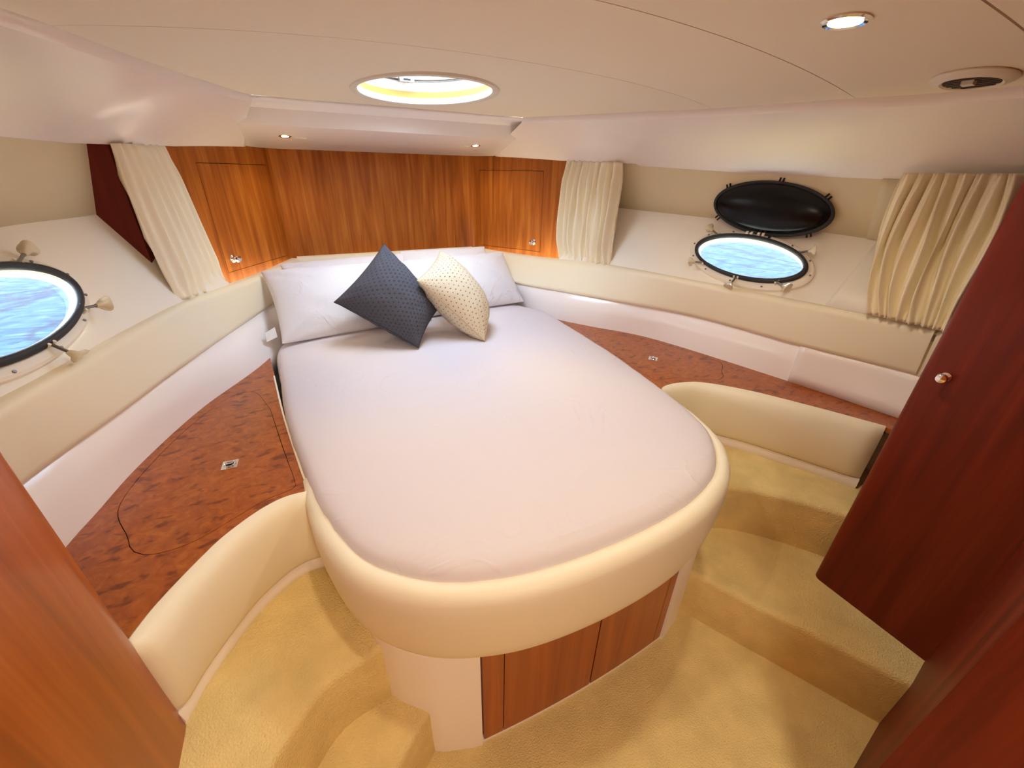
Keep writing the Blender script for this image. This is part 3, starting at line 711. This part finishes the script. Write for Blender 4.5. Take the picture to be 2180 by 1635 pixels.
# ------------------------------------------------------------------ burl side shelves with lift-up lids
BOL = {-1: [(-0.673, 1.044), (-0.735, 1.045), (-0.791, 1.023), (-0.85, 0.978), (-0.896, 0.928), (-0.973, 0.812), (-1.012, 0.726)],
       1: [(0.70, 1.085), (0.743, 1.107), (0.83, 1.10), (0.924, 1.055), (1.044, 0.913), (1.165, 0.694), (1.25, 0.517)]}
BOLF = {s: [tuple(p)[:2] for p in spline([(x, y, 0) for x, y in BOL[s]], 40)] for s in (-1, 1)}
def build_shelf(s, label):
    outer = [tuple(fy('SO', s, 2.15-(2.15-(0.55 if s > 0 else 0.742))*k/40))[:2] for k in range(41)]
    inner = [(s*0.673, 1.044), (s*0.695, 1.186), (s*0.739, 1.526), (s*0.777, 1.914)]
    bol = BOLF[s]
    end = [(1.38, 0.414), (1.26, 0.414)] if s > 0 else [(-1.03, 0.742)]
    outl = outer+end+bol[::-1]+inner[1:]
    lid = [(0.788, 1.60), (0.747, 1.319), (0.712, 1.10), (0.722, 1.078), (0.792, 1.060), (0.894, 0.998), (0.949, 0.972), (1.004, 0.969), (1.043, 0.985), (1.068, 1.016), (1.085, 1.063), (1.135, 1.2), (1.10, 1.4), (1.03, 1.6), (0.94, 1.76), (0.85, 1.78)]
    if s > 0:
        lid = [(0.800, 1.66), (0.765, 1.40), (0.745, 1.20), (0.752, 1.172), (0.85, 1.155), (0.93, 1.10), (1.0, 1.062), (1.03, 1.06), (1.07, 1.075), (1.10, 1.11), (1.19, 1.2), (1.145, 1.4), (1.07, 1.6), (0.98, 1.75), (0.87, 1.78)]
    lid = [(s*x, y) for x, y in lid]
    lid3 = [tuple(p)[:2] for p in spline([(x, y, 0) for x, y in lid+[lid[0]]], 72)][:-1]
    cx = sum(p[0] for p in lid3)/72; cy = sum(p[1] for p in lid3)/72
    grow = []
    for x, y in lid3:
        L = math.hypot(x-cx, y-cy); grow.append((x+(x-cx)/L*0.0022, y+(y-cy)/L*0.0022))
    root = empty('side_shelf', (s*0.95, 1.3, SHELF-0.02)); tag(root, label, 'shelf', 'burl wood shelves either side of the bed')
    v, f = fill2d([outl, grow], SHELF-0.009, 0.018); obj('shelf_top', v, f, BURL, root, smooth=False)
    v, f = fill2d([lid3], SHELF-0.009, 0.018); ld = obj('lid', v, f, BURL, root, smooth=False)
    v, f = fill2d([outl], SHELF-0.022, 0.006); obj('shelf_backing', v, f, SEAM, root, smooth=False)
    ed = [V(*p, 0) for p in inner]; ed = spline(ed, 20)
    obj('edge_strip', *sweep(ed, [(SHELF-0.14, SHELF+0.001)]*20, [(0, 0), (0.006, 0), (0.006, 1), (0, 1)], 1 if s > 0 else -1), VINYL, root)
    lp = Vector((-0.889, 1.277, SHELF)) if s < 0 else Vector((0.912, 1.361, SHELF))
    lm = frame(lp, (0, 0, 1), (1, -0.05, 0) if s < 0 else (0.62, -0.78, 0))
    def L(vf): return [lm @ Vector(p) for p in vf[0]], vf[1]
    lt = obj('latch', *L(box(-0.021, 0.021, -0.022, 0.022, 0, 0.0025)), CHROME, ld, smooth=False)
    v, f = ring(0.0135, 0.0135, [(0.003*math.cos(2*math.pi*j/8), 0.004+0.003*math.sin(2*math.pi*j/8)) for j in range(8)], 24)
    obj('latch_ring', *L((v, f)), CHROME, ld)
    obj('latch_recess', *L(lathe([(0.0001, 0.0026), (0.0125, 0.0026), (0.0125, 0.0032), (0.0001, 0.0032)], 20)), BLACK, ld)
    obj('latch_turn', *L(join(box(-0.009, 0.009, -0.003, 0.003, 0.003, 0.007))), CHROME, ld)
    return root

build_shelf(-1, 'burl wood shelf with chrome latch left of the bed')
build_shelf(1, 'burl wood shelf with chrome latch right of the bed')

# ------------------------------------------------------------------ curved step cushions
for s, lab in ((-1, 'curved cream vinyl cushion above the left carpeted step'), (1, 'curved cream vinyl cushion above the right carpeted step')):
    p = spline([(x, y, 0) for x, y in BOL[s]], 48)
    root = empty('curved_cushion', (p[24].x, p[24].y, SEAT)); tag(root, lab, 'cushion', 'curved cushions at the steps')
    sd = 1 if s < 0 else -1
    prof = [(0.0, 0.0), (0.018, 0.0), (0.030, 0.03), (0.036, 0.10), (0.042, 0.3), (0.045, 0.55), (0.043, 0.75), (0.038, 0.87), (0.028, 0.95), (0.014, 0.99), (0.0, 1.0), (-0.008, 0.97), (-0.008, 0.0)]
    N = normals2d(p, sd)
    tgt = Vector((0, 0.3, 0))
    if (N[24].dot(Vector((0-p[24].x, 0.3-p[24].y, 0)))) < 0: sd = -sd
    rows = []; N = normals2d(p, sd)
    for i, (q, nn) in enumerate(zip(p, N)):
        e = min(1, i/2.5, (47-i)/2.5)**0.5*0.6+0.4
        rows.append([Vector((q.x, q.y, 0))+nn*(a*e)+Vector((0, 0, SEAT+0.045+(SHELF+0.006-SEAT-0.045)*h)) for a, h in prof])
    obj('pad', *loft(rows, True, True), VINYL, root)
    obj('ledge', *sweep(p, [(SEAT, SEAT+0.045)]*48, [(-0.01, 0), (0.02, 0), (0.026, 0.4), (0.022, 1), (-0.01, 1)], sd), GEL, root)

# ------------------------------------------------------------------ bed
bed = empty('island_bed', (0, 1.0, 0)); tag(bed, 'island bed with cream padded rim and cherry doors at the foot', 'bed')
def sym(pts): return [(-x, y) for x, y in pts]+[(x, y) for x, y in pts[::-1] if x > 1e-6]
rim_o = sym([(0.70, 1.10), (0.692, 1.0), (0.668, 0.85), (0.605, 0.692), (0.49, 0.578), (0.35, 0.512), (0.2, 0.478), (0, 0.466)])
rp_ = spline([(x, y, 0) for x, y in rim_o], 110)
prof = [(0.0, 0.0), (0.0, 0.92), (-0.006, 0.97), (-0.02, 1.0), (-0.038, 0.99), (-0.052, 0.955), (-0.060, 0.88), (-0.062, 0.7), (-0.058, 0.45), (-0.050, 0.2), (-0.040, 0.06), (-0.030, 0.0)]
# profile is measured inward from the outer line (n>0 outward); shift so that the face sits on the outline
prof = [(-a-0.062, h) for a, h in prof]
sd = 1
N = normals2d(rp_, 1)
if N[55].y > 0: sd = -1
obj('rim', *sweep(rp_, [(0.475, 0.735)]*110, prof, sd), VINYL, bed)
base_o = sym([(0.62, 1.2), (0.61, 0.95), (0.59, 0.73), (0.50, 0.617), (0.43, 0.582), (0.36, 0.560)])
lft = [p for p in base_o if p[0] < 0]; rgt = [p for p in base_o if p[0] > 0]
for side_pts, nm in ((lft, 'l'), (rgt, 'r')):
    q = spline([(x, y, 0) for x, y in side_pts], 40)
    sdd = 1 if normals2d(q, 1)[20].y < 0 else -1
    obj('base_shell', *sweep(q, [(0.0, 0.48)]*40, [(0, 0), (0, 1), (-0.03, 1), (-0.03, 0)], sdd), GEL, bed)
# cherry front: two doors and two fillers on one gentle arc
def front_y(x, off=0): return 0.548+0.20*x*x*0.6+off
def front_piece(x0, x1, z0, z1, off0, off1):
    xs_ = [x0+(x1-x0)*k/10 for k in range(11)]
    rows = [[(x, front_y(x, off0), z0), (x, front_y(x, off0), z1), (x, front_y(x, off1), z1), (x, front_y(x, off1), z0)] for x in xs_]
    return loft(rows, True, True)
obj('plinth', *front_piece(-0.36, 0.36, 0.0, 0.010, 0.004, 0.05), GEL, bed)
obj('carcass', *front_piece(-0.36, 0.36, 0.010, 0.48, 0.022, 0.05), SEAM, bed)
obj('filler_strip', *front_piece(-0.352, -0.292, 0.012, 0.48, 0.004, 0.02), DOORW, bed)
obj('filler_strip', *front_piece(0.318, 0.352, 0.012, 0.48, 0.004, 0.02), DOORW, bed)
obj('door', *front_piece(-0.2895, 0.0225, 0.012, 0.48, 0.004, 0.02), DOORW, bed)
obj('door', *front_piece(0.0275, 0.3155, 0.012, 0.48, 0.004, 0.02), DOORW, bed)
core = sym([(0.60, 2.9), (0.60, 0.96), (0.56, 0.75), (0.47, 0.66), (0.33, 0.62), (0, 0.62)])
obj('bed_core', *prism(core, 0.0, 0.60), GEL, bed, smooth=False)
# mattress with fitted sheet
mo = sym([(0.48, 2.95), (0.56, 2.72), (0.695, 2.345), (0.76, 2.20), (0.772, 2.08), (0.760, 1.9), (0.744, 1.6), (0.727, 1.4), (0.689, 1.13), (0.664, 0.98), (0.636, 0.865), (0.585, 0.738), (0.50, 0.642), (0.40, 0.575), (0.27, 0.535), (0.13, 0.518), (0, 0.514)])
mp_ = spline([(x, y, 0) for x, y in mo], 240)
Nm = normals2d(mp_, 1)
if Nm[120].y > 0: Nm = [-q for q in Nm]
rows = []
def wr(p, k): return noise.noise(Vector((p.x*k, p.y*k, 3.1)))
for ins, z in ((0.010, 0.60), (0.004, 0.66), (0.0, 0.70), (0.003, 0.727), (0.012, 0.746), (0.028, 0.757), (0.050, 0.763)):
    r = []
    for q, nn in zip(mp_, Nm):
        pz = z+(0.0025*wr(q, 30) if 0.7 < z < 0.75 else 0)
        r.append(q-nn*(ins+0.003*wr(q, 22))+Vector((0, 0, pz)))
    rows.append(r)
n = len(mp_)
vv = [p for r in rows for p in r]; ff = []
for i in range(len(rows)-1):
    for j in range(n):
        a, b = i*n+j, i*n+(j+1) % n; ff.append((a, b, b+n, a+n))
# top: bridge left and right halves of the last ring with a grid
last = (len(rows)-1)*n; half = n//2
G = 24; grid = {}
for j in range(half+1):
    a = last+j; b = last+(n-1-j)
    if j == half: break
    pa, pb = vv[a], vv[b]
    for k in range(G+1):
        if k == 0: grid[j, k] = a
        elif k == G: grid[j, k] = b
        else:
            t = k/G; p = pa.lerp(pb, t)
            dd = min((p.x-q.x)**2+(p.y-q.y)**2 for q in mp_[::2])**0.5-0.05
            p.z = 0.763+0.016*(1-math.exp(-max(0, dd)/0.10))+0.0012*wr(p, 9)*min(1, dd*8)
            p.z += 0.004*max(0, noise.noise(Vector((p.x*3+p.y*1.5, p.y*14-p.x*9, 1.0))))*max(0, 1-abs(p.y-1.75)/0.5)*min(1, dd*6)
            grid[j, k] = len(vv); vv.append(p)
j0 = half-5
for j in range(j0):
    for k in range(G): ff.append((grid[j, k], grid[j+1, k], grid[j+1, k+1], grid[j, k+1]))
ff.append(tuple([grid[j0, k] for k in range(G+1)]+[last+(n-1-j) for j in range(j0+1, half)]+[last+j for j in range(half-1, j0, -1)]))
mt_o = obj('mattress', vv, ff, SHEET, angle=80); tag(mt_o, 'tapered mattress under a white fitted sheet on the island bed', 'mattress')

# ------------------------------------------------------------------ pillows and cushions
def pillow(name, c, thick, mat, label, cat='pillow', group=None, pinch=0.07, seed=0, bias=0.5, n=30, edge=0.5, wrinkle=0.013, piping=None):
    """c: corners bottom-left, bottom-right, top-right, top-left; the face looks towards the cabin"""
    c = [Vector(p) for p in c]
    ctr = sum(c, Vector())/4
    nrm = ((c[1]-c[0]).cross(c[3]-c[0])+(c[2]-c[1]).cross(c[2]-c[3])*-1).normalized()
    nrm = (c[1]-c[3]).cross(c[2]-c[0]).normalized()
    root = empty(name, Vector((ctr.x, ctr.y, min(p.z for p in c)))); tag(root, label, cat, group)
    verts = []; uvs = []; faces = []
    def pt(u, v, sg):
        uu = u*(1-pinch*(1-v*v)); vv_ = v*(1-pinch*(1-u*u))
        p = c[0].lerp(c[1], (uu+1)/2).lerp(c[3].lerp(c[2], (uu+1)/2), (vv_+1)/2)
        t = ((1-u**2)**edge*(1-v**2)**edge)
        fold = noise.noise(Vector((u*4+seed, v*4, sg*3)))*0.5+noise.noise(Vector((u*9, v*9+seed, sg*7)))*0.3
        cr_ = (abs(u*v))**1.5*(1-min(1, max(abs(u), abs(v))**8))
        fold += 1.8*cr_*math.sin((abs(u)-abs(v))*22+seed)
        h = thick*t*(bias if sg > 0 else 1-bias)+wrinkle*fold*min(1, t*2.2)
        return p+nrm*(sg*h)
    idx = {}
    for sg in (1, -1):
        for i in range(n+1):
            for j in range(n+1):
                onedge = i in (0, n) or j in (0, n)
                if sg < 0 and onedge: idx[sg, i, j] = idx[1, i, j]; continue
                fu = lambda k: math.sin((2*k/n-1)*math.pi/2)
                idx[sg, i, j] = len(verts); verts.append(pt(fu(i), fu(j), sg)); uvs.append((i/n, j/n))
        for i in range(n):
            for j in range(n):
                q = (idx[sg, i, j], idx[sg, i+1, j], idx[sg, i+1, j+1], idx[sg, i, j+1]); faces.append(q if sg > 0 else q[::-1])
    body = obj('body', verts, faces, mat, root, uvs=uvs, angle=120)
    if piping:
        loop = [pt(math.sin((2*k/40-1)*math.pi/2), -1, 1) for k in range(40)]+[pt(1, math.sin((2*k/40-1)*math.pi/2), 1) for k in range(40)]+[pt(-math.sin((2*k/40-1)*math.pi/2), 1, 1) for k in range(40)]+[pt(-1, -math.sin((2*k/40-1)*math.pi/2), 1) for k in range(40)]
        rws = []
        for k, p in enumerate(loop):
            t = (loop[(k+1) % 160]-loop[k-1]).normalized(); a = t.cross(nrm).normalized(); b = t.cross(a)
            rws.append([p+(a*math.cos(2*math.pi*i/6)+b*math.sin(2*math.pi*i/6))*piping[0] for i in range(6)])
        obj('piping', *loft(rws+[rws[0]], True), piping[1], root)
    return root
pillow('bed_pillow', [(-0.66, 2.52, 0.80), (0.02, 2.58, 0.80), (0.03, 2.80, 1.06), (-0.69, 2.74, 1.05)], 0.17, PILLOWM, 'white pillow at the back left, mostly hidden behind the front one', group='white bed pillows', seed=3, pinch=0.04)
pillow('bed_pillow', [(0.0, 2.58, 0.80), (0.62, 2.52, 0.80), (0.60, 2.78, 1.075), (0.01, 2.82, 1.07)], 0.17, PILLOWM, 'white pillow at the back right, showing above the beige cushion', group='white bed pillows', seed=5, pinch=0.04)
fp = pillow('bed_pillow', [(-0.735, 2.13, 0.785), (0.03, 2.20, 0.79), (0.03, 2.52, 1.055), (-0.775, 2.48, 1.065)], 0.21, PILLOWM, 'white pillow in front on the left, with a small fabric tag', group='white bed pillows', seed=8, pinch=0.045)
pillow('bed_pillow', [(-0.03, 2.24, 0.79), (0.69, 2.33, 0.785), (0.665, 2.62, 1.06), (-0.03, 2.55, 1.055)], 0.2, PILLOWM, 'white pillow in front on the right, behind the beige cushion', group='white bed pillows', seed=11, pinch=0.045)
tagv = [(-0.755, 2.22, 0.845), (-0.80, 2.19, 0.83), (-0.80, 2.175, 0.79), (-0.752, 2.20, 0.80)]
obj('care_tag', tagv, [(0, 1, 2, 3)], WHITEP, fp, smooth=False, solid=0.0015)
GPIPE = plain('dark_grey_piping', srgb(60, 61, 70), 0.9); BPIPE = plain('tan_piping', srgb(196, 174, 140), 0.9)
pillow('throw_cushion', [(-0.155, 1.81, 0.79), (0.035, 2.06, 0.90), (-0.195, 2.16, 1.215), (-0.475, 2.04, 0.985)], 0.27, GREY, 'dark grey dimpled cushion standing on its corner against the pillows', 'cushion', 'throw cushions', pinch=0.06, seed=1, edge=0.5, piping=(0.0025, GPIPE))
pillow('throw_cushion', [(0.172, 1.775, 0.785), (0.30, 2.02, 0.82), (0.125, 2.28, 1.145), (-0.104, 1.93, 1.078)], 0.24, BEIGE, 'beige cushion with brown dots leaning on the grey cushion', 'cushion', 'throw cushions', pinch=0.06, seed=2, edge=0.52, piping=(0.0022, BPIPE))

# ------------------------------------------------------------------ curtains
def curtain(tl, tr, bl, br, pleats, amp, label, seed, name='curtain', belly=0.03, away=(0, 0, 0)):
    """tl,tr top corners, bl,br bottom corners as seen from the cabin; away = horizontal normal"""
    tl, tr, bl, br = (Vector(p) for p in (tl, tr, bl, br)); rnd = random.Random(seed)
    nn = Vector(away).normalized()
    U, T = pleats*16, 44
    ph = [rnd.uniform(-0.9, 0.9) for _ in range(pleats+2)]; am = [rnd.uniform(0.6, 1.3) for _ in range(pleats+2)]
    verts = []; faces = []
    for j in range(T+1):
        t = j/T
        gather = min(1, 0.45+2.6*min(t+0.02, 1.02-t))
        for i in range(U+1):
            u = i/U; x = u*pleats; k = int(min(x, pleats-1))
            fr = x-k
            phs = ph[k]*(1-fr)+ph[k+1]*fr; a_ = (am[k]*(1-fr)+am[k+1]*fr)*amp
            drift = 0.35*math.sin(t*3.1+phs*3)
            w_ = 2*abs(math.sin(math.pi*x+phs*0.5+drift*0.5))**0.75-1+0.30*math.sin(4*math.pi*x+phs*2.3+t*2.2)
            crimp = (math.sin(2*math.pi*x*2.7+phs*5)*0.35) * max(0, 1-min(t, 1-t)/0.09)
            p = tl.lerp(tr, u).lerp(bl.lerp(br, u), t)
            side = (tr-tl).normalized()
            p = p+nn*(a_*gather*(w_+crimp)*0.5+belly*math.sin(math.pi*t))+side*(0.006*math.sin(6*t+phs*4)+0.02*math.sin(math.pi*t)*(u-0.5)*2)
            verts.append(p)
    for j in range(T):
        for i in range(U):
            a = j*(U+1)+i; faces.append((a, a+1, a+U+2, a+U+1))
    o = obj(name, verts, faces, CURT, angle=180, solid=0.002)
    return tag(o, label, 'curtain', 'gathered cream curtains')
curtain((-1.052, 1.985, 1.600), (-0.992, 2.34, 1.614), (-1.018, 1.95, 1.08), (-0.915, 2.32, 1.055), 6, 0.06, 'cream gathered curtain between the left cabinet and the left hull', 4, away=(1, -0.2, 0), belly=-0.005)
curtain((0.985, 2.38, 1.615), (1.06, 1.97, 1.60), (0.93, 2.30, 1.055), (1.03, 1.93, 1.07), 9, 0.07, 'cream gathered curtain right of the bow cabinets, forward of the portlight', 9, away=(-1, -0.2, 0), belly=0.015)
curtain((1.405, 0.84, 1.56), (1.43, 0.55, 1.56), (1.315, 0.745, 1.085), (1.335, 0.50, 1.085), 8, 0.075, 'cream gathered curtain beside the right wardrobe', 21, away=(-1, -0.1, 0))

# ------------------------------------------------------------------ wardrobes and aft bulkhead
wr_ = empty('wardrobe', (1.2, 0.24, STEP)); tag(wr_, 'shade-toned cherry wardrobe with chrome knob at the right edge', 'wardrobe', 'wardrobes flanking the entrance')
wo_ = [(0.913, 0.075), (0.913, 0.385)]+[(0.938-0.025*math.cos(math.radians(a)), 0.386+0.025*math.sin(math.radians(a))) for a in (15, 30, 45, 60, 75, 90)]+[(1.62, 0.411), (1.62, 0.075)]
obj('body', *prism(wo_, STEP, 1.80), CHERRY_SHADED, wr_, angle=50)
km = frame((0.9135, 0.357, 1.069), (-1, 0, 0), (0, 0, 1))
v, f = lathe([(0.0001, 0), (0.011, 0), (0.012, 0.003), (0.006, 0.006), (0.006, 0.016), (0.011, 0.020), (0.0135, 0.025), (0.011, 0.031), (0.0001, 0.033)], 20)
obj('knob', [km @ Vector(p) for p in v], f, CHROME, wr_)
wl_ = empty('wardrobe', (-1.3, 0.2, SEAT)); tag(wl_, 'cherry wardrobe filling the bottom left corner beside the curved cushion', 'wardrobe', 'wardrobes flanking the entrance')
wo_ = [(-1.005, -0.3), (-0.992, 0.70)]+[(-1.017+0.025*math.cos(math.radians(a)), 0.712+0.025*math.sin(math.radians(a))) for a in (15, 30, 45, 60, 75, 90)]+[(-1.70, 0.737), (-1.70, -0.3)]
obj('body', *prism(wo_, SEAT, 1.80), DOORW, wl_, angle=50)
aft = obj('wall_aft', *prism([(0.34, 0.001), (0.93, 0.078), (1.70, 0.078), (1.70, -0.3), (0.34, -0.3)], 0.0, 1.95), CHERRY_SHADED, smooth=False)
tag(aft, 'shade-toned cherry bulkhead at the bottom right beside the entrance', 'wall', kind='structure')
# passage behind the photographer
pas = obj('wall_passage', *join(box(0.30, 0.34, -2.2, -0.30, 0, 1.95), box(-1.70, -1.02, -2.2, -0.31, 0, 1.95), box(-1.70, 0.34, -2.24, -2.2, 0, 1.95)), CHERRY, smooth=False)
tag(pas, 'wood lined passage behind the entrance', 'wall', kind='structure')
pc = obj('ceiling_passage', *box(-1.75, 0.54, -2.2, -0.3, 1.86, 1.9), CEILM, smooth=False); tag(pc, 'cream ceiling of the passage', 'ceiling', kind='structure')
# ------------------------------------------------------------------ ceiling lamps
def spot(name, p, aim, energy, angle, blend=0.8, size=0.03, col=(1.0, 0.88, 0.66)):
    l = bpy.data.lights.new(name, 'SPOT'); l.energy = energy; l.spot_size = math.radians(angle); l.spot_blend = blend; l.shadow_soft_size = size; l.color = col
    o = bpy.data.objects.new(name, l); COL.objects.link(o); o.location = p
    o.rotation_euler = (Vector(aim)-Vector(p)).to_track_quat('-Z', 'Y').to_euler()
    return o
def downlight(x, y, z, n, r, label, energy, angle, aim=None, group='recessed ceiling lamps'):
    fm = frame((x, y, z), n, (1, 0, 0)); root = empty('downlight', mat4=fm); tag(root, label, 'lamp', group)
    obj('bezel', *ring(r, r, [(-0.006, -0.004), (0.006, -0.004), (0.008, 0.002), (0.002, 0.005), (-0.006, 0.003)], 32), CHROME, root, local=True)
    obj('lens', *lathe([(0.0001, 0.005), (r*0.45, 0.0045), (r*0.85, 0.002), (r*0.9, -0.002), (0.0001, -0.003)], 24), LAMP, root, local=True)
    p = Vector((x, y, z))+Vector(n).normalized()*0.02
    aim = aim or tuple(p+Vector(n))
    spot('lamp_light', p, aim, energy, angle)
downlight(0.482, 0.645, camber(.482, 0)-0.001, (-0.048, 0, -1), 0.036, 'glowing round spotlight in the ceiling at the top right', 10, 165)
downlight(-0.482, 0.645, camber(.482, 0)-0.001, (0.048, 0, -1), 0.036, 'round spotlight in the ceiling above the entrance, on the left', 10, 165)
for s, lab in ((-1, 'small recessed lamp in the cove above the left cabinet'), (1, 'small recessed lamp in the cove above the right cabinet')):
    zz = 1.713-(2.735-2.575)*0.156
    n_ = Vector((0, -0.156, -1))
    downlight(s*0.53, 2.735, zz+0.001, n_, 0.024, lab, 2.6, 150, group='cove lamps')
    sw = obj('rocker_switch', *box(s*0.46-0.03, s*0.46+0.03, 2.752, 2.775, zz-0.009, zz+0.003), WHITEP, smooth=False)
    tag(sw, 'small grey switch plate next to the %s cove lamp' % ('left' if s < 0 else 'right'), 'switch', 'cove lamp switches')
o = bpy.data.lights.new('passage_fill', 'AREA'); o.energy = 15; o.shape = 'DISK'; o.size = 0.4; o.color = (1, 0.90, 0.72)  # added fill light, out of view, brightens the cabin from behind
oo = bpy.data.objects.new('passage_fill', o); COL.objects.link(oo); oo.location = (-0.4, -0.9, 1.84)
fm = frame((-0.4, -0.9, 1.859), (0, 0, -1), (1, 0, 0)); pr = empty('fill_lamp_body', mat4=fm); tag(pr, 'added round lamp body for the unseen fill light behind the entrance', 'lamp')  # body added around the fill light
obj('bezel', *ring(0.2, 0.2, [(-0.006, -0.004), (0.008, -0.004), (0.008, 0.008), (-0.006, 0.008)], 32), CHROME, pr, local=True)
obj('lens', *lathe([(0.0001, 0.010), (0.19, 0.006), (0.195, -0.002), (0.0001, -0.003)], 32), PLAST, pr, local=True)
# ------------------------------------------------------------------ air vent in the ceiling
vx, vy = 1.04, 0.622
vm = frame((vx, vy, camber(vx, vy)-0.001), (-0.105, 0, -1), (0, 1, 0)); vent = empty('air_vent', mat4=vm); tag(vent, 'round white air vent with brown louvres in the ceiling, top right', 'vent')
obj('flange', *lathe([(0.058, 0.0), (0.082, 0.0), (0.084, 0.004), (0.078, 0.009), (0.068, 0.012), (0.061, 0.015), (0.056, 0.012), (0.056, 0.0)], 40), PLAST, vent, local=True)
obj('bowl', *lathe([(0.0001, 0.001), (0.057, 0.001), (0.057, 0.003), (0.0001, 0.003)], 32), SEAM, vent, local=True)
for k in range(7):
    yy = -0.045+0.015*k; hw = math.sqrt(max(0, 0.056**2-yy*yy))
    obj('louvre', *box(-hw, hw, yy-0.0035, yy+0.0035, 0.006, 0.012), DARKP, vent, smooth=False, local=True)
obj('louvre_tab', *box(-0.012, 0.012, -0.022, -0.004, 0.010, 0.020), PLAST, vent, smooth=False, local=True)
# ------------------------------------------------------------------ water outside
wt = obj('water', *fill2d([[(-60, -40), (60, -40), (60, 60), (-60, 60)]], -0.6, 0.02), WATER, smooth=False); tag(wt, 'rippled blue harbour water outside the portlights', 'water', kind='stuff')
